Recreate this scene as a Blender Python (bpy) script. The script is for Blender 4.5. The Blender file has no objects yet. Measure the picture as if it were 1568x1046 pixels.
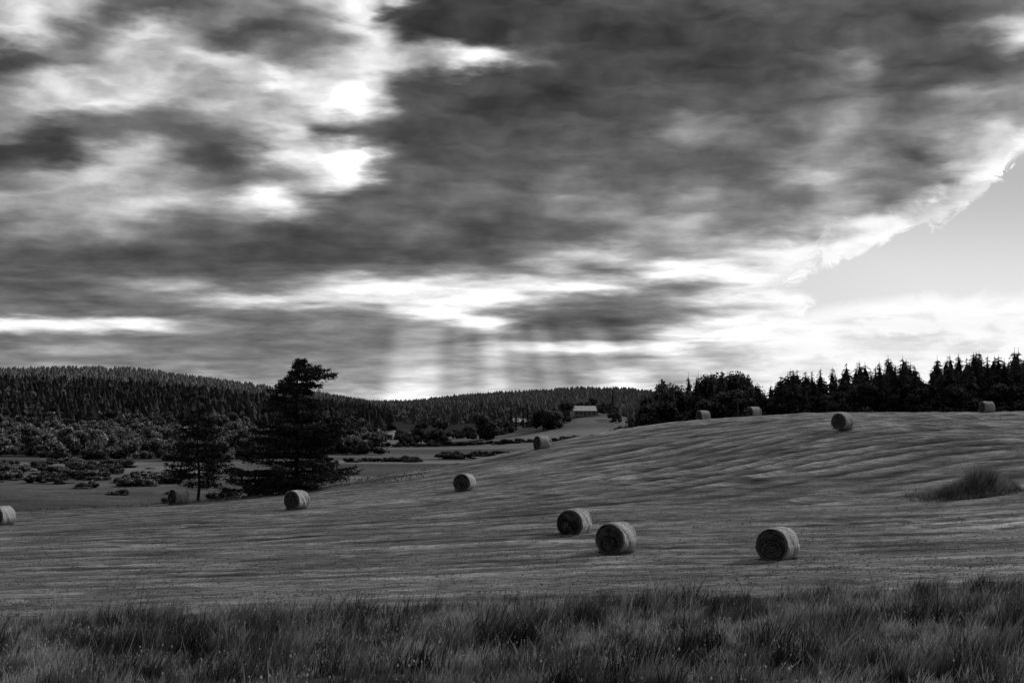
import bpy, math, random
import numpy as np
from mathutils import Vector
random.seed(7); rng=np.random.default_rng(11)
scene=bpy.context.scene
scene.view_settings.view_transform='Standard'
try: scene.view_settings.look='None'
except Exception: pass
scene.view_settings.exposure=0
SUN_AZ=math.radians(58); SUN_EL=math.radians(30)

# ---------------------------------------------------------------- noise
_T=rng.random((256,256))
def vn(x,y):
    xi=np.floor(x).astype(int); yi=np.floor(y).astype(int)
    fx=x-xi; fy=y-yi; fx=fx*fx*(3-2*fx); fy=fy*fy*(3-2*fy)
    a=_T[xi&255,yi&255]; b=_T[(xi+1)&255,yi&255]; c=_T[xi&255,(yi+1)&255]; d=_T[(xi+1)&255,(yi+1)&255]
    return (a*(1-fx)+b*fx)*(1-fy)+(c*(1-fx)+d*fx)*fy
def fbm(x,y,o=4):
    s=0;a=.5;t=0
    for i in range(o):
        s=s+a*vn(x*2**i+17.3*i,y*2**i+5.1*i); t+=a; a*=.5
    return s/t
def sst(a,b,x):
    t=np.clip((x-a)/(b-a),0,1); return t*t*(3-2*t)

# ---------------------------------------------------------------- terrain height (metres, eye level = 0)
C=np.array([
(0,-20,-1.7),(-20,0,-2),(20,0,-1.8),(0,0,-1.7),(0,10,-2.7),(0,20,-4.1),(-8,20,-4.3),(8,20,-3.9),(0,35,-5.8),(-14,35,-6.3),(14,35,-5.4),
(-18,52,-7.6),(0,50,-6.95),(18,52,-6.35),(-30,20,-5),(30,20,-4),(30,32,-4.9),(-30,35,-6.6),
(11.6,63,-6.7),(5,67,-6.8),(3.35,76,-6.75),(-3.9,117,-6.7),(-4,95,-6.9),(-16.5,109,-7.75),(-16,85,-7.6),(-31,135,-9.0),(-38.7,109,-8.9),(-25,75,-7.9),
(3,140,-4.0),(29,125,-2.0),(24.3,185,-1.7),(29.2,175,-1.2),(55.7,170,-.6),
(-45,125,-9.15),(-20.4,135,-7.95),(-16.3,140,-7.3),(-9.9,150,-6.6),(-5.8,150,-6.0),(-.3,155,-4.9),(4.85,160,-3.8),(13.3,175,-2.9),(21.5,190,-2.1),(40.8,195,-.8),(53.7,190,-.7),(66.6,185,-.5),
(24,85,-5.85),(20.8,58,-6.3),(27.7,88,-5.3),(13.8,95,-5.5),(16,110,-4.8),(21.4,112,-3.95),(29.7,105,-3.7),(36,100,-3.5),(45,125,-2),(12.4,125,-4.4),(6.4,120,-5.3),(9.1,92,-5.9),
(-60,165,-13.5),(-30,175,-13.5),(-10,190,-12),(10,210,-10.5),(20,230,-9),(-80,140,-12.5),(-80,110,-10.5),(-60,90,-9.3),(-60,60,-8.5),(-40,50,-8),
(45,240,-3.5),(70,240,-3),(100,200,-1),(100,120,-1.5),(100,60,-4),(60,60,-5.3),(100,260,-4),(60,280,-6),(30,280,-11),(0,280,-14.5),(-50,280,-15),(-100,280,-15),(-120,180,-14.5),(-120,100,-11),(-120,40,-9),(100,0,-2.5),(-110,0,-4)],float)
def _phi(r2): return .5*r2*np.log(r2+1e-9)
_n=len(C); S=100.
cx=C[:,0]/S; cy=C[:,1]/S
K=_phi((cx[:,None]-cx)**2+(cy[:,None]-cy)**2)+np.eye(_n)*2e-4
Pm=np.stack([np.ones(_n),cx,cy],1)
A_=np.zeros((_n+3,_n+3)); A_[:_n,:_n]=K; A_[:_n,_n:]=Pm; A_[_n:,:_n]=Pm.T
W=np.linalg.solve(A_,np.concatenate([C[:,2],[0,0,0]]))
def tps(x,y):
    x=np.clip(x,-120,110)/S; y=np.clip(y,-20,285)/S
    out=W[_n]+W[_n+1]*x+W[_n+2]*y
    for i in range(_n): out=out+W[i]*_phi((x-cx[i])**2+(y-cy[i])**2)
    return out
def far(x,y):
    yy=np.maximum(y,50.); t=x/yy
    f=-15+11*sst(30,95,x-.05*(yy-250))
    f=f+np.interp(t,[-.8,-.36,-.3,-.25,-.205,-.16,-.12,-.07],[22,23,22,20,16,11,7,0])*np.exp(-((yy-930)/230)**2)
    f=f+np.interp(t,[-.8,-.36,-.27,-.23,-.20,-.165,-.12,-.08],[52,51,50,42,35,27,15,4])*np.exp(-((yy-1650)/300)**2)
    f=f+np.interp(t,[-.14,-.12,-.1,-.07,-.04,-.01,.02,.05,.07,.09,.13,.5],[22,18,14,16,24,28,31,36,33,20,14,14])*np.exp(-((yy-2050)/300)**2)
    f=f+np.interp(t,[-.16,-.12,-.05,0,.03,.06],[6,10,7,12,6,0])*np.exp(-((yy-1250)/160)**2)
    f=f+14.5*np.exp(-((x-36)/38)**2-((yy-720)/120)**2)
    f=f+(fbm(x/120,yy/120,3)-.5)*5*sst(400,800,yy)
    return f
def height(x,y):
    x=np.asarray(x,float); y=np.asarray(y,float)
    w=sst(235,330,np.sqrt(x*x*.9+y*y))
    h=tps(x,y)*(1-w)+far(x,y)*w
    bank=1-sst(42,52,y)
    return h+bank*((fbm(x/2.3+5,y/2.3,3)-.5)*.55)*sst(5,14,y)
def h1(x,y): return float(height(np.array([x]),np.array([y]))[0])

def rows(x,y):
    hill=sst(-16,2,x+.12*(y-100))*sst(82,104,y+.15*x)*(1-sst(215,235,y))
    wob=(fbm(x/26+3,y/26,3)-.5)
    s1=(y-.55*x+wob*12)/3.9
    p1=.5+.5*np.sin(2*np.pi*s1+2.2*(fbm(x/6,y/3,2)-.5))
    s2=(y+.06*x+wob*12)/2.4
    p2=.5+.5*np.sin(2*np.pi*s2+3*(fbm(x/9+5,y/3,2)-.5))
    brk=fbm(x/11+40,y/5+9,3)
    return hill,p1,p2,brk
def relief(x,y):
    hill,p1,p2,brk=rows(x,y); nf=sst(46,54,y)*(1-sst(170,225,y)*.8)*(1-sst(225,260,y))
    return nf*(hill*.14*(p1**2)*(.3+1.3*sst(.35,.65,brk))+(1-hill)*.06*p2*(.3+brk)+(fbm(x/1.5,y/.9,3)-.5)*.15-.08*hill)
# ---------------------------------------------------------------- helpers
def make_mesh(name,V,T,tone=None,smooth=False,mat=None):
    V=np.asarray(V,np.float32); T=np.asarray(T,np.int32)
    me=bpy.data.meshes.new(name)
    me.vertices.add(len(V)); me.vertices.foreach_set('co',V.ravel())
    k=T.shape[1]
    me.loops.add(T.size); me.loops.foreach_set('vertex_index',T.ravel())
    me.polygons.add(len(T)); me.polygons.foreach_set('loop_start',np.arange(0,T.size,k,dtype=np.int32))
    try: me.polygons.foreach_set('loop_total',np.full(len(T),k,np.int32))
    except Exception: pass
    me.polygons.foreach_set('use_smooth',np.full(len(T),smooth))
    if tone is not None:
        a=me.attributes.new('tone','FLOAT','POINT'); a.data.foreach_set('value',np.asarray(tone,np.float32))
    me.update(calc_edges=True)
    ob=bpy.data.objects.new(name,me); scene.collection.objects.link(ob)
    if mat: me.materials.append(mat)
    return ob
class Acc:
    def __init__(s): s.V=[];s.T=[];s.C=[];s.n=0
    def add(s,V,T,c):
        V=np.asarray(V,float).reshape(-1,3); T=np.asarray(T,int).reshape(-1,3)
        s.V.append(V); s.T.append(T+s.n); s.C.append(np.broadcast_to(np.asarray(c,float),(len(V),)).copy()); s.n+=len(V)
    def get(s): return np.concatenate(s.V),np.concatenate(s.T),np.concatenate(s.C)
def tube(acc,pts,rad,c,n=6):
    pts=[Vector(p) for p in pts]; V=[];T=[]
    for i,p in enumerate(pts):
        d=(pts[min(i+1,len(pts)-1)]-pts[max(i-1,0)]).normalized()
        a=d.orthogonal().normalized(); b=d.cross(a)
        for k in range(n):
            q=p+(a*math.cos(2*math.pi*k/n)+b*math.sin(2*math.pi*k/n))*rad[i]; V.append(q[:])
    for i in range(len(pts)-1):
        for k in range(n):
            a0=i*n+k;b0=i*n+(k+1)%n;c0=a0+n;d0=b0+n
            T+= [(a0,b0,d0),(a0,d0,c0)]
    acc.add(V,T,c)
def mat_tone(name,nscale=3.,namt=.35,transl=0.,bump=None,stretch=(1,1,1),noise=True,fine=None):
    m=bpy.data.materials.new(name); m.use_nodes=True; nt=m.node_tree; nt.nodes.clear()
    o=nt.nodes.new('ShaderNodeOutputMaterial')
    at=nt.nodes.new('ShaderNodeAttribute'); at.attribute_name='tone'
    col=at.outputs['Fac']; nz=None
    tc=nt.nodes.new('ShaderNodeTexCoord')
    def nlayer(col,sc,amt,st,det):
        mp=nt.nodes.new('ShaderNodeMapping'); mp.inputs['Scale'].default_value=st
        nt.links.new(tc.outputs['Object'],mp.inputs['Vector'])
        nz=nt.nodes.new('ShaderNodeTexNoise'); nz.inputs['Scale'].default_value=sc; nz.inputs['Detail'].default_value=det; nz.inputs['Roughness'].default_value=.65
        nt.links.new(mp.outputs[0],nz.inputs['Vector'])
        mr=nt.nodes.new('ShaderNodeMapRange'); mr.inputs[1].default_value=.3; mr.inputs[2].default_value=.7
        mr.inputs[3].default_value=1-amt; mr.inputs[4].default_value=1+amt
        nt.links.new(nz.outputs[0],mr.inputs[0])
        mu=nt.nodes.new('ShaderNodeMath'); mu.operation='MULTIPLY'
        nt.links.new(col,mu.inputs[0]); nt.links.new(mr.outputs[0],mu.inputs[1]); return mu.outputs[0],nz
    if noise: col,nz=nlayer(col,nscale,namt,stretch,4)
    if fine: col,nz=nlayer(col,*fine)
    bs=nt.nodes.new('ShaderNodeBsdfDiffuse'); nt.links.new(col,bs.inputs['Color'])
    out=bs
    if transl>0:
        tr=nt.nodes.new('ShaderNodeBsdfTranslucent'); nt.links.new(col,tr.inputs['Color'])
        mx=nt.nodes.new('ShaderNodeMixShader'); mx.inputs[0].default_value=transl
        nt.links.new(bs.outputs[0],mx.inputs[1]); nt.links.new(tr.outputs[0],mx.inputs[2]); out=mx
    if bump:
        bp=nt.nodes.new('ShaderNodeBump'); bp.inputs['Distance'].default_value=bump; bp.inputs['Strength'].default_value=.9
        nt.links.new(nz.outputs[0],bp.inputs['Height']); nt.links.new(bp.outputs[0],bs.inputs['Normal'])
    nt.links.new(out.outputs[0],o.inputs['Surface'])
    return m
M_ground=mat_tone('stubble_ground',1.6,.42,0,.07,(.16,1.,1),fine=(3.,.55,(.45,1.6,1),4))
M_grass=mat_tone('grass_blades',transl=.25,noise=False)
M_leaf=mat_tone('foliage',noise=False)
M_forest=mat_tone('forest_foliage',noise=False)
M_hay=mat_tone('hay',14,.4,0,.035)

# ---------------------------------------------------------------- ground sheet
def axis(lo,hi,step,far_,g=1.09):
    a=list(np.arange(lo,hi,step)); s=step; v=a[-1]
    while v<far_: s*=g; v+=s; a.append(v)
    return a
xp=axis(0,78,.38,5000); xs=np.array([-v for v in xp[:0:-1]]+xp)
yp=axis(12,205,.30,7000,1.05); ys=np.array([-400,-150,-60,-30,-15,-8,-3,0,2,4,6,8,10]+yp)
X,Y=np.meshgrid(xs,ys); nx,ny=len(xs),len(ys)
Z=height(X,Y)+relief(X,Y)
hill,p1,p2,brk=rows(X,Y)
edge=50+3*(fbm(X/6,np.zeros_like(X)+3,2)-.5)
big=fbm(X/25+9,Y/9+2,4)
stub=.170+.12*(big-.5)+.17*(fbm(X/7,Y/.9,3)-.5)
rowc=hill*(.68*(1-p1)**1.8)*sst(.22,.45,brk)+(1-hill)*.5*(1-p2)**1.4*sst(.3,.55,brk)  # cut rows; dark troughs also paint in the shading between them
stub=stub*(1.14-rowc)+.08*hill*p1**5*sst(.4,.6,brk)+.05*(1-hill)*p2**6*sst(.4,.6,fbm(X/6+9,Y/4,3))
bright=np.exp(-((X-27)/9)**2-((Y-79+.1*X)/3.5)**2)
stub=stub+.3*bright*sst(.45,.62,fbm(X/1.6,Y/.8,3))
patch=sst(.60,.72,fbm(X/5+31,Y/2.2+8,4)); stub=stub+.10*patch
stub=stub*(1-.4*sst(.6,.72,fbm(X/6+71,Y/1.6+18,4)))
track=np.exp(-((Y-(97-.1*X))/.8)**2)*sst(4,10,X)
stub=stub*(1-.35*track)
t=X/np.maximum(Y,20)
vall=.11+.16*(fbm(X/260+4,Y/45+1,3)-.45)
strip=sst(.5,.62,fbm(X/150+8,Y/28+7,2))
vall=np.clip(vall+.13*strip,.05,.32)
left=sst(-.17,-.22,t)
vl=np.where(Y<262,.10,np.where(Y<330,.13,np.where(Y<395,.19,.10)))*(.45+1.1*fbm(X/14,Y/5,4))
vall=vall*(1-left)+vl*left
vall=np.where(Y>850,.04,vall)
infield=(1-sst(0,1.5,Y-(150+ .55*np.clip(X,-60,80)+ 6)))
infield=np.where(X>25,(1-sst(225,235,Y)),infield)
tone=stub*infield+vall*(1-infield)
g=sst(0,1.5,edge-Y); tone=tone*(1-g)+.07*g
idx=np.arange(nx*ny).reshape(ny,nx)
Q=np.stack([idx[:-1,:-1],idx[:-1,1:],idx[1:,1:],idx[1:,:-1]],-1).reshape(-1,4)
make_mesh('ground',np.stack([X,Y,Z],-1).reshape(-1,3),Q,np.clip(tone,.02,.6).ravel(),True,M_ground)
def gz(x,y):
    x=np.asarray(x,float);y=np.asarray(y,float)
    return height(x,y)+relief(x,y)

# ---------------------------------------------------------------- grass blades
def blades(name,x,y,h,w,tb,tt,lean=.35,mat=None,head=None):
    n=len(x); z=gz(x,y)-.03
    a=rng.uniform(0,2*np.pi,n); dx=np.cos(a)*w/2; dy=np.sin(a)*w/2
    la=rng.normal(.3,1.3,n); ll=h*lean*rng.uniform(.2,1.3,n)
    lx=np.cos(la)*ll; ly=np.sin(la)*ll
    V=np.zeros((n,5,3))
    V[:,0]=np.stack([x-dx,y-dy,z],-1); V[:,1]=np.stack([x+dx,y+dy,z],-1)
    V[:,2]=np.stack([x-dx*.8+lx*.35,y-dy*.8+ly*.35,z+h*.55],-1); V[:,3]=np.stack([x+dx*.8+lx*.35,y+dy*.8+ly*.35,z+h*.55],-1)
    V[:,4]=np.stack([x+lx,y+ly,z+h],-1)
    b=np.arange(n)[:,None]*5
    T=np.stack([b+np.array([0,1,3]),b+np.array([0,3,2]),b+np.array([2,3,4])],1).reshape(-1,3)
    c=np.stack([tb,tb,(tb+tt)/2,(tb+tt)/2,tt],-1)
    V=V.reshape(-1,3); c=c.ravel()
    if head is not None:   # little seed / flower head on each stalk: a flattened bipyramid
        tip=np.stack([x+lx,y+ly,z+h],-1); s=head[:,None]; off=np.array([(-1,0,0),(1,0,0),(0,-1,0),(0,1,0),(0,0,-1.6),(0,0,1.8)])
        HV=(tip[:,None,:]+off[None]*s[:,:,None]).reshape(-1,3); hb=np.arange(n)[:,None]*6+len(V)
        HT=np.stack([hb+np.array(q) for q in [(0,2,5),(2,1,5),(1,3,5),(3,0,5),(2,0,4),(1,2,4),(3,1,4),(0,3,4)]],1).reshape(-1,3)
        V=np.concatenate([V,HV]); T=np.concatenate([T,HT]); c=np.concatenate([c,np.repeat(tt*1.2,6)])
    return make_mesh(name,V,T,c,False,mat or M_grass)
N=540000
y=14.5+39.5*rng.random(N)**.8; x=rng.uniform(-1,1,N)*(.44*y+3)
ed=50+3*(fbm(x/6,np.zeros_like(x)+3,2)-.5)+rng.normal(0,.8,N)
cl=fbm(x/.45+50,y/.5,3); cl2=fbm(x/2.4+80,y/1.8,4)
keep=(y<ed)&(rng.random(N)<.10+1.3*sst(.40,.62,cl))
x,y,cl,cl2=x[keep],y[keep],cl[keep],cl2[keep]; n=len(x)
tall=sst(.56,.63,cl2)
h=(.08+.20*rng.random(n)**1.6)*(.5+1.1*sst(.3,.7,cl))*(1+1.2*tall)*(.5+.5*sst(0,5,51-y))*np.clip(y/27,.55,1.15)
tint=1.3*(.28+1.6*sst(.34,.68,fbm(x/1.6+7,y/1.3+1,4)))*(.6+.8*sst(.3,.7,fbm(x/.35,y/.5,2)))*(1-.65*tall)*(1+.7*sst(34,50,y)*(1-sst(-5,10,x)))
seed=(rng.random(n)<.12)
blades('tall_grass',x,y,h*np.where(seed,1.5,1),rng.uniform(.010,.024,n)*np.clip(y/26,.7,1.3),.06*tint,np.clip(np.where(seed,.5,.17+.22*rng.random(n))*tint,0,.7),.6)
tx=[];ty=[];th_=[]
for (cx_,cy_,rr,hh_) in [(4.1,45,.8,1.0),(13.2,46,.7,.95),(-11,43,.6,.7),(9.8,44,.7,.6),(17,46.5,1.2,.8),(-15,45,.9,.5),(1,34,.6,.6),(3.0,24,.5,.45),(-5,27,.6,.4),(7,30,.7,.6),(-9,33,.7,.5),(11,35,.8,.6),(-3,44.5,.7,.6),(5.5,20.5,.4,.35),(15.2,42,.8,.7),(-6.6,38,.8,.45),(-8.5,44.5,.8,.6)]:
    m=420; a=rng.uniform(0,6.28,m); r_=rr*rng.random(m)**.8; tx.append(cx_+r_*np.cos(a)); ty.append(cy_+r_*np.sin(a)*.7); th_.append(hh_*rng.uniform(.35,1.05,m)*(1-.5*(r_/rr)**2))
tx=np.concatenate(tx);ty=np.concatenate(ty);th_=np.concatenate(th_)
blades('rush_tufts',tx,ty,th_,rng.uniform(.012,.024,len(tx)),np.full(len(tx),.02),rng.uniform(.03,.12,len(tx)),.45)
m=3200; y=16+33*rng.random(m)**.8; x=rng.uniform(-1,1,m)*(.42*y+2); kk=fbm(x/3+11,y/3,3)>.5; x=x[kk];y=y[kk];m=len(x)
blades('flower_stalks',x,y,rng.uniform(.25,.5,m)*np.clip(y/30,.6,1.1),np.full(m,.007),np.full(m,.05),rng.uniform(.2,.65,m),.3,head=rng.uniform(.010,.026,m))
# hay stubble and loose cut hay on the field
N=260000
y=47+(150-47)*rng.random(N)**1.4; x=rng.uniform(-1,1,N)*(.42*y+4)
hl,q1,q2,bk=rows(x,y)
dd=np.where(hl>.5,q1,q2)*.35+fbm(x/3+3,y/.7,3)
k=(rng.random(N)<(sst(.5,.85,dd)*1.2)); x,y=x[k],y[k]; n=len(x)
tn=rng.uniform(.04,.36,n)*(.4+1.0*fbm(x/4,y/1.2,2))
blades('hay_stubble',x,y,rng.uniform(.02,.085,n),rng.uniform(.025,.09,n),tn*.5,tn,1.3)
# uncut grass knoll
N=13000; u=np.clip(rng.normal(.15,.45,N),-1.15,1.05); v=rng.normal(0,.38,N)
x=27.9+3.1*u; y=88+1.9*v+.5*u
h=(.18+1.25*np.exp(-((u-.3)/.6)**2-(v/.6)**2)*rng.uniform(.35,1.1,N)+.2*rng.random(N))*(.35+1.2*fbm(x*2.2,y*1.5,2))
tt_=rng.uniform(.14,.42,N)*(.4+1.1*fbm(x*1.1+3,y,2))
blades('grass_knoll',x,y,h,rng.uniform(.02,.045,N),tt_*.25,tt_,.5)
N=5000
x=rng.uniform(-60,-8,N); y=rng.uniform(130,150,N)
kk=fbm(x/4,y/3,3)>.5; x=x[kk];y=y[kk];N=len(x)
blades('field_margin_grass',x,y,rng.uniform(.1,.4,N),rng.uniform(.05,.12,N),np.full(N,.06),rng.uniform(.1,.3,N),.5)

# ---------------------------------------------------------------- hay bales
def bale(x,y,yaw,R=.76,L=1.3,s=0):
    acc=Acc(); n=72; prof=[]
    for r in np.linspace(0.02,.93,24): prof.append((-L/2,r*R,0))
    prof+= [(-L/2+.02,.965*R,1),(-L/2+.055,.99*R,1)]
    for u in np.linspace(-L/2+.1,L/2-.1,26): prof.append((u,R,1))
    prof+= [(L/2-.055,.99*R,1),(L/2-.02,.965*R,1)]
    for r in np.linspace(.93,.02,14): prof.append((L/2,r*R,0))
    th=np.linspace(0,2*np.pi,n,endpoint=False)
    V=[];Cc=[]
    for (u,r,b) in prof:
        nn=fbm(1.8*np.cos(th)+s*9,1.8*np.sin(th)+u*5+r*7+s,4)-.5
        rr=r+(nn*.10 if b else 0)+(.012*np.sin(u*38+s) if b else 0)
        sp=np.sin(2*np.pi*(r/.13)-th+s+nn*5)
        uu=u-(0 if b else np.sign(u)*(-.025*sp+nn*.12+.05*(1-r/R)*np.sign(math.sin(s+1))*.6))
        xx=rr*np.cos(th); zz=rr*np.sin(th); zz=np.maximum(zz,-.90*R)*.975
        xx=xx*(1+.04*(zz<0))
        V.append(np.stack([xx,np.full(n,1.)*uu,zz],-1))
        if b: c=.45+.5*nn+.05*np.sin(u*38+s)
        else: c=.070*(1+.6*sp+4.*nn)+.06*(r/R)**6  # end faces far darker than the round side: their shade is painted in
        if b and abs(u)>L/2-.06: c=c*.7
        Cc.append(np.clip(c+0*th,.012,.7))
    V=np.concatenate(V);Cc=np.concatenate(Cc); m=len(prof);T=[]
    i=np.arange(n);j=(i+1)%n
    for k in range(m-1):
        a=k*n+i;b_=k*n+j;c_=a+n;d=b_+n
        T.append(np.stack([a,b_,d],-1));T.append(np.stack([a,d,c_],-1))
    T.append(np.stack([np.zeros(n-2,int),np.arange(2,n),np.arange(1,n-1)],-1))
    o=(m-1)*n; T.append(np.stack([np.zeros(n-2,int)+o,np.arange(1,n-1)+o,np.arange(2,n)+o],-1))
    acc.add(V,np.concatenate(T),Cc)
    for q in range(1100):
        tt=random.uniform(0,2*math.pi); u=random.uniform(-L/2,L/2)
        face=random.random()<.4
        if face:
            rr=R*math.sqrt(random.random())*.97; p=np.array([rr*math.cos(tt),-L/2-.005,max(rr*math.sin(tt),-.88*R)])
            d=np.array([random.gauss(0,1),-.35,random.gauss(0,1)])
        else:
            p=np.array([R*math.cos(tt),u,max(R*math.sin(tt),-.88*R)]); d=np.array([math.cos(tt)*.5,0,math.sin(tt)*.5])+np.array([random.gauss(0,.6) for _ in range(3)])
        d=d/np.linalg.norm(d)*random.uniform(.05,.14); e=np.cross(d,[.3,.5,.8]); e=e/np.linalg.norm(e)*.008
        acc.add([p-e,p+e,p+d],[(0,1,2)],random.uniform(.2,.6)*(.3 if face else 1))  # straws on the end face darkened to match its painted shade
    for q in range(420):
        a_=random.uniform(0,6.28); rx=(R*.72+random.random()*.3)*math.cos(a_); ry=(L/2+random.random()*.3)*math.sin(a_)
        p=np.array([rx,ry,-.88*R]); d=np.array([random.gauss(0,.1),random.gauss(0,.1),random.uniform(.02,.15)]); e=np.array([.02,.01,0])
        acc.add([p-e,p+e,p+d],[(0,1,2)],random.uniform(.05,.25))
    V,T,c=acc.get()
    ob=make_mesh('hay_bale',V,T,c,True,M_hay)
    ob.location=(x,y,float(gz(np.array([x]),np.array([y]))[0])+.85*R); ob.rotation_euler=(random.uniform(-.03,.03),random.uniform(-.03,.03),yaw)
    return ob
D=math.radians
BL=[(11.75,63.3,-24),(4.9,67.3,-30),(3.35,76.5,-26),(-3.9,117,-22),(-16.5,109.5,-40),(-30.6,131,-60),(-38.9,109,-48),(3,140,-60),(29,125,-32),(24.3,181,-58),(29.2,172,-55),(55.7,167,-60)]
for i,(bx,by,yw) in enumerate(BL): bale(bx,by,D(yw+math.degrees(math.atan2(-bx,by))*1.0),s=i*1.7,R=.76 if by>70 else .77,L=1.3)

# ---------------------------------------------------------------- trees
def cone_variant(H,R,seed,tiers=5,n=7,lo=.02,hi=.065):
    r=random.Random(seed); acc=Acc()
    for k in range(tiers):
        t0=k/tiers; z0=H*(.04+.96*t0); z1=H*(.04+.96*min(1,(k+1.9)/tiers)); rr=R*(1-t0)**.8*r.uniform(.75,1.1)
        V=[(0,0,z1)]
        off=r.uniform(0,6)
        for i in range(n):
            a=off+2*math.pi*i/n; q=rr*r.uniform(.5,1.3); V.append((q*math.cos(a),q*math.sin(a),z0+r.uniform(-.06,.06)*H))
        acc.add(V,[(0,1+i,1+(i+1)%n) for i in range(n)],[lo]+[r.uniform(lo,hi) for _ in range(n)])
    return acc.get()
def conifer_variant(H=12,Rb=2.6,tiers=17,nb=8,seed=0,ragged=.35,core=True):
    r=random.Random(seed); acc=Acc()
    tube(acc,[(0,0,0),(0,0,H*.5),(r.uniform(-.1,.1),0,H)],[.2,.12,.02],.03,5)
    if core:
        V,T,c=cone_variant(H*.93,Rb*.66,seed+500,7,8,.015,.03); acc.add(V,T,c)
    for k in range(tiers):
        t=(k+r.uniform(-.3,.3))/tiers; t=max(0.0,t)
        z=H*(.05+.95*t)
        R=Rb*((1-t)**.75)*r.uniform(1-ragged,1.15)+.12
        for b in range(nb):
            a=r.uniform(0,2*math.pi); L=R*r.uniform(.55,1.15); dr=L*r.uniform(.12,.45)
            zz=z+r.uniform(-.35,.35); ca,sa=math.cos(a),math.sin(a); c=r.uniform(.02,.085)
            w=L*.32+.12
            for q in range(4):
                f0=q/4; f1=(q+1.3)/4
                for sgn in (-1,1):
                    bx,by=ca*L*f0,sa*L*f0; mx,my=ca*L*f0*1.0+ca*L*.25,sa*L*f0+sa*L*.25
                    tx,ty=ca*L*f1-sgn*sa*w*(1-f0*.6),sa*L*f1+sgn*ca*w*(1-f0*.6)
                    acc.add([(bx,by,zz-dr*f0**1.4),(mx,my,zz-dr*(f0+.2)**1.4),(tx,ty,zz-dr*f1-r.uniform(.1,.6)*w*1.6)],[(0,1,2)],c*r.uniform(.7,1.3))
    return acc.get()
_ico=None
def ico():
    global _ico
    if _ico is None:
        import bmesh
        bm=bmesh.new(); bmesh.ops.create_icosphere(bm,subdivisions=2,radius=1)
        _ico=(np.array([v.co[:] for v in bm.verts]),np.array([[v.index for v in f.verts] for f in bm.faces])); bm.free()
    return _ico
def broadleaf_variant(H=8,R=3.5,seed=0,leaves=1500,ls=.35,trunk=True,lo=.05,hi=.14,nl=9,skirt=False):
    r=np.random.default_rng(seed); acc=Acc()
    if trunk:
        tube(acc,[(0,0,-.3),(.1,0,H*.3),(0,.1,H*.7)],[H*.03,H*.022,H*.008],.04,6)
        for q in range(5):
            a=r.uniform(0,6.28); tube(acc,[(0,0,H*.25),(math.cos(a)*R*.4,math.sin(a)*R*.4,H*.5),(math.cos(a)*R*.7,math.sin(a)*R*.7,H*.7)],[H*.012,H*.008,.01],.04,4)
    zb=.10*H if trunk and not skirt else 0
    lobes=[]
    for i in range(nl):
        a=r.uniform(0,6.28); q=R*.75*math.sqrt(r.random()); f=r.uniform(.12 if skirt or not trunk else .3,.8)
        zc=zb+(H-zb)*f*(1-.35*(q/R)**2)
        rad=R*r.uniform(.25,.52); rad=min(rad,H-zc+.03*H)
        lobes.append((q*math.cos(a),q*math.sin(a),zc,rad,min(rad*r.uniform(.7,1.1),max(zc-zb*.5,.2))))
    IV,IF=ico()
    for (lx,ly,lz,rr,rv) in lobes:
        k=.72*(1+.35*(r.random(len(IV))-.5))
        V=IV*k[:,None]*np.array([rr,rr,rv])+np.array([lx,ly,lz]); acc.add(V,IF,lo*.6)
    m=leaves; li=r.integers(0,nl,m); Lb=np.array(lobes)[li]
    d=r.normal(size=(m,3)); d/=np.linalg.norm(d,axis=1)[:,None]; d[:,2]=np.where(d[:,2]<-.5,-d[:,2],d[:,2])
    p=Lb[:,:3]+d*np.stack([Lb[:,3],Lb[:,3],Lb[:,4]],-1)*r.uniform(.7,1.15,m)[:,None]
    dn=d+.45*r.normal(size=(m,3)); e1=np.cross(dn,r.normal(size=(m,3))); e1/=np.linalg.norm(e1,axis=1)[:,None]+1e-6
    e2=np.cross(dn,e1); e2/=np.linalg.norm(e2,axis=1)[:,None]+1e-6
    s=ls*r.uniform(.4,1.2,m)[:,None]
    V=np.stack([p-e1*s*.5,p+e1*s*.5,p+e2*s*.8],1).reshape(-1,3); T=np.arange(3*m).reshape(-1,3)
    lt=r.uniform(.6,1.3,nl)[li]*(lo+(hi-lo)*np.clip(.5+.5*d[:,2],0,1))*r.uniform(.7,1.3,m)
    acc.add(V,T,np.repeat(lt,3))
    return acc.get()
def scatter(name,variants,pts,mat,smin=.8,smax=1.2,tone=(.8,1.2),seed=1,scales=None,wide=(.85,1.15),tops=None):
    r=np.random.default_rng(seed); Vs=[];Ts=[];Cs=[];n=0
    pts=np.asarray(pts,float); zz=height(pts[:,0],pts[:,1])
    for i,(px,py) in enumerate(pts[:,:2]):
        V,T,c=variants[r.integers(len(variants))]
        s=r.uniform(smin,smax)*(scales[i] if scales is not None else 1)
        if tops is not None: s*=max(.25,(tops[i]-zz[i]+.2)/V[:,2].max())
        a=r.uniform(0,6.28); ca,sa=math.cos(a),math.sin(a)
        sx=s*r.uniform(*wide)
        W_=np.stack([(V[:,0]*ca-V[:,1]*sa)*sx+px,(V[:,0]*sa+V[:,1]*ca)*sx+py,V[:,2]*s+zz[i]-.2],-1)
        Vs.append(W_);Ts.append(T+n);Cs.append(c*r.uniform(*tone)); n+=len(V)
    return make_mesh(name,np.concatenate(Vs),np.concatenate(Ts),np.concatenate(Cs),False,mat)

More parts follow.
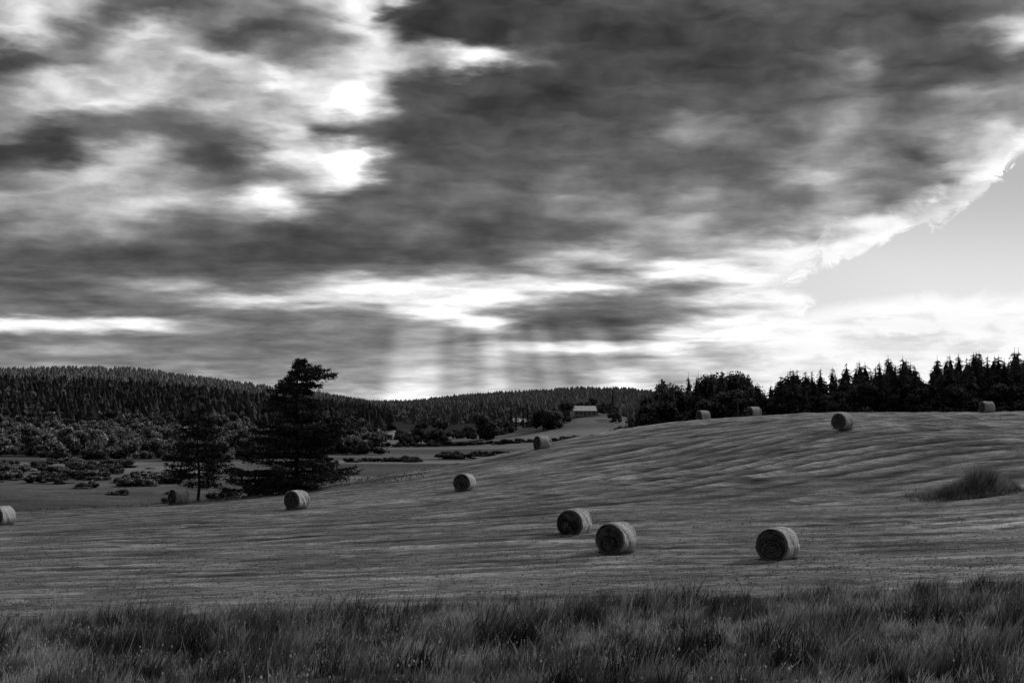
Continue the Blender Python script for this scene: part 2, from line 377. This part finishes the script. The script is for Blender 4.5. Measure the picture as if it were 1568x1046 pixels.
def canopy(t): 
    px=784+2178*t
    return (625-np.interp(px,[930,950,975,1000,1020,1050,1075,1110,1140,1155,1180,1210,1240,1270,1300,1330,1380,1430,1480,1530,1568,2000],
       [655,648,628,606,584,578,574,572,573,596,588,571,566,568,558,554,548,552,544,542,537,520]))/2178
cv=[conifer_variant(12,2.9+.5*(i%3),15+i%4,10,seed=i) for i in range(7)]
pts=[];tp=[]
for i in range(470):
    yy=random.choice([random.uniform(228,245),random.uniform(245,300)]); tt=random.uniform(.172,.60); pts.append((tt*yy,yy)); tp.append(canopy(tt)*yy)
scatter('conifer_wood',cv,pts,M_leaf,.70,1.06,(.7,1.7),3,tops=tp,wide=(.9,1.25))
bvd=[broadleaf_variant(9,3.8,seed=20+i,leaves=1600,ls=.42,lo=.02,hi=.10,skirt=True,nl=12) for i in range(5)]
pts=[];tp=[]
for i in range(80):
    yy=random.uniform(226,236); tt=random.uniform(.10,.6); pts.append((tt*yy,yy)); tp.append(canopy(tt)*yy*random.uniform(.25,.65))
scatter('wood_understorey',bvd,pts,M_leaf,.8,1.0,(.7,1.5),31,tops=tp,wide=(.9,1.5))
pts=[(t_*y_,y_) for t_,y_ in [(random.uniform(.096,.172),random.uniform(232,270)) for _ in range(80)]]
scatter('mixed_wood',bvd+cv[:6],pts,M_leaf,.70,1.06,(.7,1.5),4,tops=[canopy(p[0]/p[1])*p[1] for p in pts],wide=(.55,.8))
pts=[(t_*y_,y_) for t_,y_ in [(random.uniform(.070,.105),random.uniform(225,250)) for _ in range(26)]]
scatter('woodland_edge_scrub',bvd,pts,M_leaf,.75,1.0,(.7,1.5),5,tops=[canopy(p[0]/p[1])*p[1] for p in pts],wide=(.6,.9))
# left wooded ridge
kv=[cone_variant(12,2.6+.7*(i%4),40+i,4+i%3,lo=.025,hi=.07) for i in range(9)]
bf=[broadleaf_variant(8,4.4,seed=60+i,leaves=520,ls=.8,trunk=False,lo=.04,hi=.19) for i in range(6)]
def clumped(n,t0,t1,y0,y1,thr=.42,sc=30):
    out=[]
    while len(out)<n:
        m=4*n; yy=np.random.default_rng(len(out)+int(y0)).uniform(y0,y1,m); tt=np.random.default_rng(len(out)+int(y1)).uniform(t0,t1,m); xx=tt*yy
        f=fbm(xx/sc,yy/sc*1.3,3)+rng.uniform(-.08,.08,m)
        out+=list(zip(xx[f>thr],yy[f>thr]))
    return out[:n]
pts=clumped(4300,-.55,-.085,640,1010,.36,45)
scatter('ridge_conifer_forest',kv,pts,M_forest,.35,1.2,(.7,1.7),6)  # near ridge tone lifted slightly, light haze painted into the foliage
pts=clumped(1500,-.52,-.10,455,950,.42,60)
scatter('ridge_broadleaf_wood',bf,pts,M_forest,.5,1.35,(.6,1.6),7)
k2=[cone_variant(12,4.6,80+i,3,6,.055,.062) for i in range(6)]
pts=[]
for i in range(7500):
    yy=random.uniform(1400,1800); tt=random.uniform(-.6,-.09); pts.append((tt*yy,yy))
scatter('far_ridge_forest',k2,pts,M_forest,.35,.9,(3.2,3.6),8)  # tone raised well above real foliage: aerial haze painted into the colour
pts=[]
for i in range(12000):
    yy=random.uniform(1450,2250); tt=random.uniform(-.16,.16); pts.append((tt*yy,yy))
scatter('distant_hill_forest',k2,pts,M_forest,.4,1.0,(2.4,2.9),18)  # pale tone paints distance haze onto these trees
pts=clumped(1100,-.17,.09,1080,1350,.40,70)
scatter('mid_hill_forest',k2+bf[:2],pts,M_forest,.4,1.0,(1.3,1.8),19)  # tone lifted less here, for thinner painted haze
# pale broadleaf trees at the far side of the left meadow
bl=[broadleaf_variant(6+i%4,4.4,seed=100+i,leaves=1600,ls=.45,lo=.06,hi=.42,trunk=False,nl=13) for i in range(8)]
pts=clumped(130,-.50,-.16,400,475,.42,18)
scatter('meadow_trees',bl,pts,M_leaf,.4,1.3,(.5,1.5),9)
bs=[broadleaf_variant(2.2,2.6,seed=120+i,leaves=520,ls=.26,trunk=False,lo=.05,hi=.27,nl=11) for i in range(7)]
pts=[p for p in clumped(300,-.52,-.19,255,390,.49,12) if p[0]/p[1]<-.252 or random.random()<.2]
scatter('marsh_scrub',bs,pts,M_leaf,.2,1.05,(.4,1.4),10,wide=(1.,2.))
# valley trees and hedgerows
vt=[broadleaf_variant(9+i%3,5,seed=140+i,leaves=1100,ls=.7,lo=.04,hi=.17,skirt=True,nl=12) for i in range(6)]
vp=[];vs=[]
for px,D_,s_ in [(500,600,.7),(520,620,.6),(545,600,.8),(565,560,.9),(580,560,1.),(628,560,1.),(645,570,1.15),(668,565,1.2),(680,560,1.),(735,600,1.1),(752,600,1.2),(770,640,1.1),(700,650,.8),(832,620,1.3),(846,620,1.45),(862,640,1.1),(818,640,.9),(915,660,.9),(928,680,.8),(870,700,.5),(940,640,.8),(905,730,.9),(860,750,.9),(950,560,.8),(965,500,.8),(478,560,.8),(610,640,.7),(715,660,.8)]:
    for q in range(2):
        vp.append(((px-784)/2178*D_+q*random.uniform(-5,5),D_+q*random.uniform(-12,12))); vs.append(s_*(1-.35*q))
scatter('valley_tree_group',vt,vp,M_leaf,.75,1.05,(.6,1.3),11,vs)
vp=[((px-784)/2178*D_,D_) for px,D_ in [(783,640),(790,650),(801,660),(808,655),(742,640),(480,600),(938,700)]]
scatter('valley_poplars',[conifer_variant(14,2.0,14,9,seed=90+i) for i in range(3)],vp,M_leaf,.8,1.05,(1.2,2.),12)
pts=[]
for (a,b,d0,d1,nn) in [(670,950,440,470,60),(480,640,395,400,22),(520,900,540,570,90),(480,760,760,800,60),(790,822,318,322,9),(680,712,420,424,8)]:
    for i in range(nn):
        f=random.random(); px=a+(b-a)*f; dd=d0+(d1-d0)*f+random.gauss(0,2.5); pts.append(((px-784)/2178*dd,dd))
scatter('hedgerow',bs,pts,M_leaf,.3,.95,(.3,.8),13,wide=(1.,1.8))

def layered_tree(name,x,y,layers,sc,H,dens=60,nb=9,seed=0,lean=0,tr=.27,hi=.07,jit=.12):
    r=random.Random(seed); acc=Acc(); z0=h1(x,y)-.2
    def trunk(h): 
        f=h/H; return (lean*f*f+.12*math.sin(f*7),.1*math.sin(f*5),h)
    hs=np.linspace(-.3,H,14)
    tube(acc,[trunk(h) for h in hs],[tr*(1-.93*max(0,h)/H)*(1.35 if h<.2 else 1) for h in hs],.035,8)
    VV=[];CC=[]
    for (h,l,rt) in layers:
        az=[0+r.gauss(0,.12),math.pi+r.gauss(0,.12)]+[r.uniform(0,2*math.pi) for _ in range(nb)]
        for bi,a in enumerate(az):
            ca=math.cos(a); side=rt if ca>0 else l
            L=abs(ca)*side+(1-abs(ca))*(.5*(l+rt))*.85
            L*= (1 if bi<2 else r.uniform(.45,1.0)); L=max(L,.25)*sc
            b0=Vector(trunk(h+r.uniform(-jit,jit))); dirv=Vector((math.cos(a),math.sin(a),0)); up=r.uniform(.0,.14); dr=r.uniform(.08,.28)
            pt=lambda f:b0+dirv*(L*f)+Vector((0,0,L*(up*f-dr*f*f+.14*f**4)))
            tube(acc,[pt(f) for f in (0,.35,.7,1)],[.05*tr/.27+.012*L,.035,.02,.006],.03,4)
            n=int(L*dens*r.uniform(.5,1.2)); ct=r.uniform(.6,1.4)
            cen=[r.uniform(.25,1) for _ in range(max(2,int(L*1.6)))]
            for i in range(n):
                f=.10+.92*r.random()**.7
                if r.random()<.5: f=r.choice(cen)+r.gauss(0,.07)
                p=pt(f)
                wid=(.12+.30*L*max(0,1-f)*.5+.14)
                off=r.gauss(0,wid); p=p+Vector((-math.sin(a)*off,math.cos(a)*off,-abs(r.gauss(0,.16))-abs(off)*.12+r.uniform(0,.18)))
                d=Vector((math.cos(a)+r.gauss(0,.7),math.sin(a)+r.gauss(0,.7),r.gauss(-.25,.4))).normalized()*r.uniform(.14,.40)
                e=d.cross(Vector((r.gauss(0,1),r.gauss(0,1),r.gauss(0,1)))).normalized()*r.uniform(.035,.09)
                VV+= [(p-e)[:],(p+e)[:],(p+d)[:]]; c=r.uniform(.02,hi)*ct; CC+=[c,c,c*1.2]
    acc.add(VV,np.arange(len(VV)).reshape(-1,3),np.array(CC))
    V,T,c=acc.get(); ob=make_mesh(name,V,T,c,False,M_leaf); ob.location=(x,y,z0); return ob
k=135/2178
LY=[(547,5,8),(555,8,18),(564,14,56),(573,22,54),(584,34,38),(594,44,24),(606,42,32),(618,50,36),(631,42,44),(642,62,64),(649,60,106),(658,70,74),(668,84,62),(678,82,54),(691,76,46),(705,90,62),(717,98,96),(729,104,70),(741,108,40)]
layered_tree('spruce_tree',-20.6,135.5,[((752-p)*k,a*k,b*k) for p,a,b in LY],1.,205*k,dens=108,nb=12,seed=5,lean=.35,tr=.27,hi=.085,jit=.16)
k=138/2178
LY=[(628,6,8),(638,20,18),(648,30,28),(658,38,36),(668,42,42),(680,48,46),(692,48,50),(704,52,50),(716,50,54),(728,50,48),(741,40,34)]
layered_tree('larch_tree',-30.6,139,[((772-p)*k,a*k,b*k) for p,a,b in LY],1.,147*k,dens=44,nb=10,seed=9,lean=.1,tr=.17,hi=.06,jit=.25)
for i,(px,dd,s_) in enumerate([(262,143,.5),(335,142,.6),(352,141,.6),(385,140,.6),(410,139,.5),(75,150,.3),(118,150,.35),(135,150,.3)]):
    V,T,c=broadleaf_variant(1.7*s_,2.0*s_,seed=200+i,leaves=800,ls=.15,trunk=False,lo=.04,hi=.16,nl=10)
    xx=(px-784)/2178*dd
    ob=make_mesh('bush',V,T,c,False,M_leaf); ob.location=(xx,dd,h1(xx,dd)-.05)

# ---------------------------------------------------------------- buildings
def simple_mat(n,v,r=.7):
    m=bpy.data.materials.new(n); m.use_nodes=True; nt=m.node_tree; b=nt.nodes['Principled BSDF']; b.inputs['Roughness'].default_value=r
    nz=nt.nodes.new('ShaderNodeTexNoise'); nz.inputs['Scale'].default_value=4
    rp=nt.nodes.new('ShaderNodeMapRange'); rp.inputs[3].default_value=v*.75; rp.inputs[4].default_value=v*1.25
    nt.links.new(nz.outputs[0],rp.inputs[0]); nt.links.new(rp.outputs[0],b.inputs['Base Color']); return m
Mw=simple_mat('painted_wall',.22); Mr=simple_mat('metal_roof',.5,.5); Mg=simple_mat('dark_glass',.04,.2); Mp=simple_mat('weathered_wood',.08)
def pmesh(name,V,F,mat,parent=None):
    me=bpy.data.meshes.new(name); me.from_pydata(V,[],F); me.materials.append(mat); ob=bpy.data.objects.new(name,me); scene.collection.objects.link(ob)
    if parent: ob.parent=parent
    return ob
def box(a,b): 
    x0,y0,z0=a;x1,y1,z1=b
    return [(x0,y0,z0),(x1,y0,z0),(x1,y1,z0),(x0,y1,z0),(x0,y0,z1),(x1,y0,z1),(x1,y1,z1),(x0,y1,z1)],[(0,3,2,1),(4,5,6,7),(0,1,5,4),(1,2,6,5),(2,3,7,6),(3,0,4,7)]
def house(name,x,y,w,d,hh,rh,rot,win=3):
    e=bpy.data.objects.new(name,None); scene.collection.objects.link(e); e.location=(x,y,h1(x,y)-.3); e.rotation_euler=(0,0,rot)
    w2,d2=w/2,d/2
    V=[(-w2,-d2,0),(w2,-d2,0),(w2,d2,0),(-w2,d2,0),(-w2,-d2,hh),(w2,-d2,hh),(w2,d2,hh),(-w2,d2,hh),(-w2,0,hh+rh),(w2,0,hh+rh)]
    pmesh('walls',V,[(0,1,5,4),(1,2,6,9,5),(2,3,7,6),(3,0,4,8,7)],Mw,e)
    o=.5;t_=.2
    V=[];F=[]
    for s in (-1,1):
        n=len(V); ze=hh-o*rh/d2
        V+=[(-w2-o,s*(d2+o),ze+.05),(w2+o,s*(d2+o),ze+.05),(w2+o,s*.003,hh+rh+.05),(-w2-o,s*.003,hh+rh+.05)]
        V+=[(a,b,c+t_) for a,b,c in V[n:n+4]]
        F+=[tuple(n+i for i in f) for f in [(0,1,2,3),(4,7,6,5),(0,4,5,1),(1,5,6,2),(3,2,6,7),(0,3,7,4)]]
    pmesh('roof',V,F,Mr,e)
    for i in range(win):
        cx_=-w2+w*(i+.5)/win
        if i==win//2: v,f=box((cx_-.5,-d2-.04,0.3),(cx_+.5,-d2-.003,2.4)); pmesh('door',v,f,Mp,e)
        else: v,f=box((cx_-.6,-d2-.03,1.1),(cx_+.6,-d2-.003,2.3)); pmesh('window_%d'%i,v,f,Mg,e)
house('farmhouse',33,655,10,7,2.8,1.9,.15,5)
house('barn',-58,650,9,6,2.4,1.6,-.2,3)
house('barn',-49,655,6,5,2.2,1.4,.3,3)
house('farm_shed',4,700,7,5,2.2,1.4,.1,3)
def pole(x,y,h):
    acc=Acc(); tube(acc,[(0,0,-.5),(0,0,h)],[.12,.08],.06,8)
    for zz in (h-.4,): tube(acc,[(-.7,0,zz),(.7,0,zz)],[.05,.05],.06,6)
    for q in (-.6,-.3,.3,.6): tube(acc,[(q,0,h-.4),(q,0,h-.2)],[.04,.03],.2,6)
    V,T,c=acc.get(); o=make_mesh('utility_pole',V,T,c,False,M_leaf); o.location=(x,y,h1(x,y))
pole(31.7,200,3.6)

# ---------------------------------------------------------------- sky (world)
w=bpy.data.worlds.new('World'); scene.world=w; w.use_nodes=True; nt=w.node_tree; nt.nodes.clear(); Lk=nt.links.new
try: w.cycles.sampling_method='NONE'
except Exception: pass
def sck(n,i,v):
    if isinstance(v,(int,float)): n.inputs[i].default_value=v
    else: Lk(v,n.inputs[i])
def M(op,a,b=0.,c=None,clamp=False):
    n=nt.nodes.new('ShaderNodeMath'); n.operation=op; n.use_clamp=clamp; sck(n,0,a); sck(n,1,b)
    if c is not None: sck(n,2,c)
    return n.outputs[0]
def SS(v,a,b,o0=0.,o1=1.):
    n=nt.nodes.new('ShaderNodeMapRange'); n.interpolation_type='SMOOTHSTEP'; sck(n,0,v); sck(n,1,a); sck(n,2,b); sck(n,3,o0); sck(n,4,o1); return n.outputs[0]
def MIX(f,a,b):
    n=nt.nodes.new('ShaderNodeMix'); n.data_type='FLOAT'; sck(n,0,f); sck(n,2,a); sck(n,3,b); return n.outputs[0]
def COMB(a,b,c=0.):
    n=nt.nodes.new('ShaderNodeCombineXYZ'); sck(n,0,a);sck(n,1,b);sck(n,2,c); return n.outputs[0]
def NOISE(v,scale,detail=5,rough=.55,dist=0.):
    n=nt.nodes.new('ShaderNodeTexNoise'); n.noise_dimensions='2D'; Lk(v,n.inputs['Vector']); n.inputs['Scale'].default_value=scale; n.inputs['Detail'].default_value=detail; n.inputs['Roughness'].default_value=rough; n.inputs['Distortion'].default_value=dist
    return n
def RAMP(v,stops,interp='CARDINAL'):
    n=nt.nodes.new('ShaderNodeValToRGB'); cr=n.color_ramp; cr.interpolation=interp
    while len(cr.elements)>1: cr.elements.remove(cr.elements[-1])
    for i,(p,c) in enumerate(stops):
        e=cr.elements[0] if i==0 else cr.elements.new(p)
        e.position=p; e.color=(c,c,c,1)
    Lk(v,n.inputs[0]); return n.outputs[0]
tc=nt.nodes.new('ShaderNodeTexCoord'); sp=nt.nodes.new('ShaderNodeSeparateXYZ'); Lk(tc.outputs['Generated'],sp.inputs[0])
x_,y_,z_=sp.outputs
hh=M('SQRT',M('ADD',M('MULTIPLY',x_,x_),M('MULTIPLY',y_,y_))); den=M('MAXIMUM',y_,M('MULTIPLY',hh,.6)); den=M('MAXIMUM',den,.02)
AZ=M('DIVIDE',x_,den); EL=M('DIVIDE',z_,den)          # tangents of bearing and elevation
az=lambda a:(a-784)/2178.; el=lambda b:(625-b)/2178.
zz=M('ADD',M('MAXIMUM',z_,0.),.09)
pv=COMB(M('DIVIDE',x_,zz),M('MULTIPLY',M('DIVIDE',y_,zz),.9))   # cloud-deck plane
zs=M('DIVIDE',zz,.36)
n1=NOISE(pv,5.,4,.5); s1=nt.nodes.new('ShaderNodeSeparateColor'); Lk(n1.outputs['Color'],s1.inputs[0])
AZw=M('ADD',AZ,M('MULTIPLY',M('SUBTRACT',s1.outputs[0],.5),M('MULTIPLY',zs,.075)))
ELw=M('ADD',EL,M('MULTIPLY',M('SUBTRACT',s1.outputs[1],.5),M('MULTIPLY',M('MULTIPLY',zs,zs),.045)))
ROWS=[
(612,[(0,150),(400,155),(588,185),(784,185),(900,180),(980,215),(1080,205),(1200,215),(1568,215)]),
(575,[(0,140),(196,138),(392,140),(560,140),(610,160),(670,155),(784,145),(880,140),(935,190),(980,215),(1020,150),(1078,185),(1176,208),(1568,215)]),
(548,[(0,125),(98,130),(294,118),(490,120),(588,140),(660,135),(784,145),(882,135),(950,125),(1040,190),(1120,160),(1190,205),(1568,212)]),
(534,[(0,110),(98,150),(196,128),(294,108),(490,112),(600,120),(700,125),(760,185),(882,215),(980,250),(1040,240),(1078,180),(1176,215),(1300,195),(1568,205)]),
(518,[(0,110),(98,115),(196,105),(294,110),(490,112),(640,115),(720,120),(800,105),(882,110),(960,130),(1030,230),(1120,245),(1176,235),(1300,200),(1430,190),(1568,210)]),
(496,[(0,245),(60,240),(130,220),(220,240),(294,150),(392,112),(490,118),(600,125),(686,150),(730,250),(775,180),(820,85),(882,78),(980,95),(1060,190),(1130,240),(1200,245),(1274,225),(1330,180),(1372,170),(1470,180),(1568,215)]),
(478,[(0,110),(98,105),(196,100),(294,108),(392,115),(490,120),(588,135),(640,235),(690,250),(740,150),(784,120),(882,90),(960,115),(1020,110),(1078,150),(1140,200),(1220,230),(1300,235),(1372,240),(1470,220),(1568,225)]),
(458,[(0,92),(98,90),(196,105),(294,150),(392,215),(440,210),(520,190),(600,240),(686,235),(784,250),(840,150),(920,120),(960,105),(1020,140),(1078,190),(1150,235),(1200,225),(1568,225)]),
(440,[(0,92),(98,88),(196,130),(260,165),(330,120),(392,120),(490,180),(560,240),(640,245),(720,215),(800,225),(850,235),(900,230),(950,190),(1000,130),(1060,110),(1110,170),(1180,250),(1230,220),(1568,220)]),
(412,[(0,95),(98,82),(196,80),(294,78),(392,82),(490,90),(588,105),(686,110),(784,120),(850,165),(910,105),(960,140),(1010,240),(1090,245),(1140,245),(1200,215),(1568,200)]),
(392,[(0,85),(98,80),(196,72),(294,75),(392,72),(490,70),(588,75),(686,82),(784,95),(860,150),(940,200),(1000,140),(1078,160),(1140,190),(1220,225),(1300,230),(1568,200)]),
(350,[(0,95),(50,130),(120,150),(196,125),(294,92),(392,80),(490,74),(588,88),(640,110),(686,88),(784,80),(882,92),(960,130),(1050,165),(1100,130),(1176,115),(1240,150),(1300,190),(1372,225),(1568,200)]),
(305,[(0,150),(98,140),(196,190),(260,185),(320,150),(392,225),(435,250),(480,140),(530,90),(588,90),(686,102),(784,95),(840,115),(920,135),(980,110),(1078,130),(1150,110),(1230,125),(1300,145),(1372,110),(1430,170),(1568,240)]),
(270,[(0,120),(60,140),(130,190),(196,165),(294,120),(392,105),(450,160),(500,215),(540,235),(580,110),(640,90),(784,90),(882,110),(980,95),(1078,110),(1176,100),(1230,165),(1290,150),(1372,105),(1440,125),(1500,205),(1568,240)]),
(235,[(0,60),(98,68),(170,170),(230,150),(294,85),(380,80),(430,180),(480,245),(545,250),(590,110),(640,80),(784,80),(882,98),(980,90),(1078,98),(1176,95),(1274,135),(1372,105),(1420,85),(1470,150),(1568,210)]),
(195,[(0,120),(60,70),(120,85),(196,110),(260,90),(330,95),(392,155),(430,200),(470,95),(520,75),(588,70),(686,76),(784,74),(882,82),(980,82),(1050,130),(1110,130),(1176,92),(1274,130),(1372,122),(1470,145),(1520,185),(1568,170)]),
(150,[(0,150),(70,205),(130,205),(196,195),(260,155),(330,180),(400,160),(450,195),(520,250),(560,205),(595,90),(686,70),(784,60),(882,64),(980,74),(1078,80),(1176,75),(1274,100),(1330,115),(1400,95),(1470,130),(1568,130)]),
(118,[(0,105),(80,190),(150,180),(220,200),(294,150),(360,150),(430,225),(490,190),(540,205),(575,150),(600,105),(686,72),(784,67),(882,65),(980,70),(1078,76),(1176,72),(1290,100),(1372,82),(1470,78),(1568,110)]),
(88,[(0,68),(60,90),(130,140),(196,170),(250,160),(320,195),(392,160),(450,120),(540,200),(595,200),(640,170),(700,180),(740,240),(780,140),(840,80),(980,66),(1176,72),(1274,100),(1310,130),(1350,90),(1470,68),(1568,88)]),
(45,[(0,205),(50,195),(110,110),(180,175),(240,190),(294,145),(350,80),(430,88),(500,140),(550,225),(590,150),(620,70),(686,56),(784,56),(882,60),(980,64),(1078,60),(1176,70),(1274,80),(1372,75),(1470,80),(1530,130),(1568,205)]),
(5,[(0,180),(60,200),(110,160),(160,90),(294,95),(392,135),(450,105),(520,170),(560,250),(588,230),(612,76),(686,58),(784,60),(882,70),(980,78),(1078,74),(1176,80),(1274,86),(1372,72),(1470,78),(1568,110)]),
(-60,[(0,150),(200,120),(400,110),(560,200),(640,80),(900,70),(1300,85),(1568,110)]),
]
fac=M('DIVIDE',M('SUBTRACT',AZw,az(-60)),az(1628)-az(-60),clamp=True)
def stops(L): return [((a+60)/1688.,b/255.) for a,b in L]
val=None; prev=None
for py,L in ROWS:
    r=RAMP(fac,stops(L))
    if val is None: val=r
    else: val=MIX(SS(ELw,el(prev),el(py)),val,r)
    prev=py
n2=NOISE(pv,6.,3,.5).outputs[0]
puff=NOISE(COMB(M('MULTIPLY',AZ,24.),M('MULTIPLY',ELw,56.)),1.,4,.5).outputs[0]
low=SS(EL,el(360),el(440))
stk=NOISE(COMB(M('MULTIPLY',AZ,20.),M('MULTIPLY',EL,135.)),1.,4,.58,.2).outputs[0]
det=M('ADD',M('MULTIPLY',M('SUBTRACT',n2,.5),.36),M('MULTIPLY',M('SUBTRACT',puff,.5),.62))
det=M('MULTIPLY',det,M('SUBTRACT',1.,M('MULTIPLY',low,.6)))
det=M('ADD',det,M('MULTIPLY',M('MULTIPLY',M('SUBTRACT',stk,.5),low),.75))
val=M('ADD',val,M('MULTIPLY',det,M('ADD',M('MULTIPLY',val,.75),.10)))
val=M('ADD',val,SS(val,.40,.85,.025,.075))
# clear gap on the right with a silver-lined edge
n4=NOISE(COMB(AZ,M('MULTIPLY',EL,1.5)),34.,5,.6,.7).outputs[0]
n4c=M('SUBTRACT',n4,.5)
ELe=M('ADD',EL,M('MULTIPLY',n4c,.085)); AZe=M('ADD',AZ,M('MULTIPLY',n4c,.12))
facE=M('DIVIDE',M('SUBTRACT',AZe,az(-60)),az(1628)-az(-60),clamp=True)
Ae=RAMP(facE,[((a+60)/1688.,b/650.) for a,b in [(1100,440),(1180,430),(1200,402),(1270,388),(1330,372),(1400,340),(1465,322),(1490,296),(1535,268),(1560,228),(1610,200)]],'LINEAR')
Be=RAMP(facE,[((a+60)/1688.,b/650.) for a,b in [(1100,440),(1190,455),(1240,490),(1300,476),(1400,464),(1568,462)]],'LINEAR')
toEl=lambda v:M('DIVIDE',M('SUBTRACT',625.,M('MULTIPLY',v,650.)),2178.)
dA=M('SUBTRACT',toEl(Ae),ELe); dB=M('SUBTRACT',M('ADD',EL,M('MULTIPLY',n4c,.02)),toEl(Be))
gap=M('MULTIPLY',M('MULTIPLY',SS(dA,0.,.008),SS(dB,-.002,.010)),SS(AZe,az(1170),az(1260)))
rim=M('MULTIPLY',SS(M('MULTIPLY',dA,-1.),-.002,.022,1.,0.),SS(AZ,az(1120),az(1260)))
rim=M('MULTIPLY',rim,SS(dA,-.1,-.02,0.,1.))
rim=M('MULTIPLY',rim,SS(puff,.38,.56,.5,1.))
val=MIX(M('MULTIPLY',rim,.9),val,1.0)
rimB=M('MULTIPLY',M('MULTIPLY',SS(M('MULTIPLY',dB,-1.),0.,.007,1.,0.),SS(dA,0.,.01)),SS(AZ,az(1160),az(1240)))
val=MIX(M('MULTIPLY',rimB,.55),val,1.0)
# crepuscular rays fanning out below the hidden sun
dz=M('SUBTRACT',el(20),EL); th=M('DIVIDE',M('SUBTRACT',AZ,az(700)),M('MAXIMUM',dz,.02))
tq=lambda px,py=560:(az(px)-az(700))/(el(20)-el(py))
ray=-.025
for c,wd,a in [(636,42,.20),(704,18,.06),(757,22,.13),(800,20,.06),(842,20,.12),(932,26,.14),(884,20,.05)]:
    q=M('ABSOLUTE',M('SUBTRACT',th,tq(c))); ww=(tq(c+wd)-tq(c))
    ray=M('ADD',ray,SS(q,ww*(.5 if wd>30 else .15),ww*1.4,a,0.))
ray=M('MULTIPLY',ray,M('MULTIPLY',SS(EL,el(468),el(525)),SS(EL,el(640),el(590),.6,1.)))
ray=M('MULTIPLY',ray,SS(M('ABSOLUTE',M('SUBTRACT',AZ,az(775))),.10,.13,1.,0.))
val=M('ADD',val,ray)
val=M('MAXIMUM',M('MINIMUM',val,1.03),.13)
lin=M('POWER',val,2.2)
sky=nt.nodes.new('ShaderNodeTexSky'); sky.sky_type='NISHITA'; sky.sun_disc=False; sky.sun_elevation=SUN_EL; sky.sun_rotation=SUN_AZ
bw=nt.nodes.new('ShaderNodeRGBToBW'); Lk(sky.outputs[0],bw.inputs[0])
clear=M('MULTIPLY',bw.outputs[0],.10)
clear=M('MINIMUM',M('MAXIMUM',clear,SS(EL,el(470),el(250),.70,.44)),SS(EL,el(470),el(250),.80,.50))
lin=MIX(gap,lin,clear)
lin=MIX(SS(z_,.40,.75),lin,.40)
lin=M('MULTIPLY',lin,SS(M('DIVIDE',y_,M('MAXIMUM',hh,.01)),-.6,.7,.42,1.))
bg=nt.nodes.new('ShaderNodeBackground'); Lk(lin,bg.inputs[0]); bg.inputs[1].default_value=1.
wo=nt.nodes.new('ShaderNodeOutputWorld'); Lk(bg.outputs[0],wo.inputs[0])

# ---------------------------------------------------------------- sun and camera
ld=bpy.data.lights.new('sun','SUN'); ld.energy=2.1; ld.angle=D(10); ld.color=(1,1,1)
lo=bpy.data.objects.new('sun',ld); scene.collection.objects.link(lo)
lo.rotation_euler=Vector((math.sin(SUN_AZ)*math.cos(SUN_EL),math.cos(SUN_AZ)*math.cos(SUN_EL),math.sin(SUN_EL))).to_track_quat('Z','Y').to_euler()
cd=bpy.data.cameras.new('camera'); co=bpy.data.objects.new('camera',cd); scene.collection.objects.link(co)
cd.lens=50; cd.sensor_width=36; cd.clip_end=20000; cd.clip_start=.1
co.location=(0,0,0); co.rotation_euler=(math.radians(90+2.68),0,0)
scene.camera=co
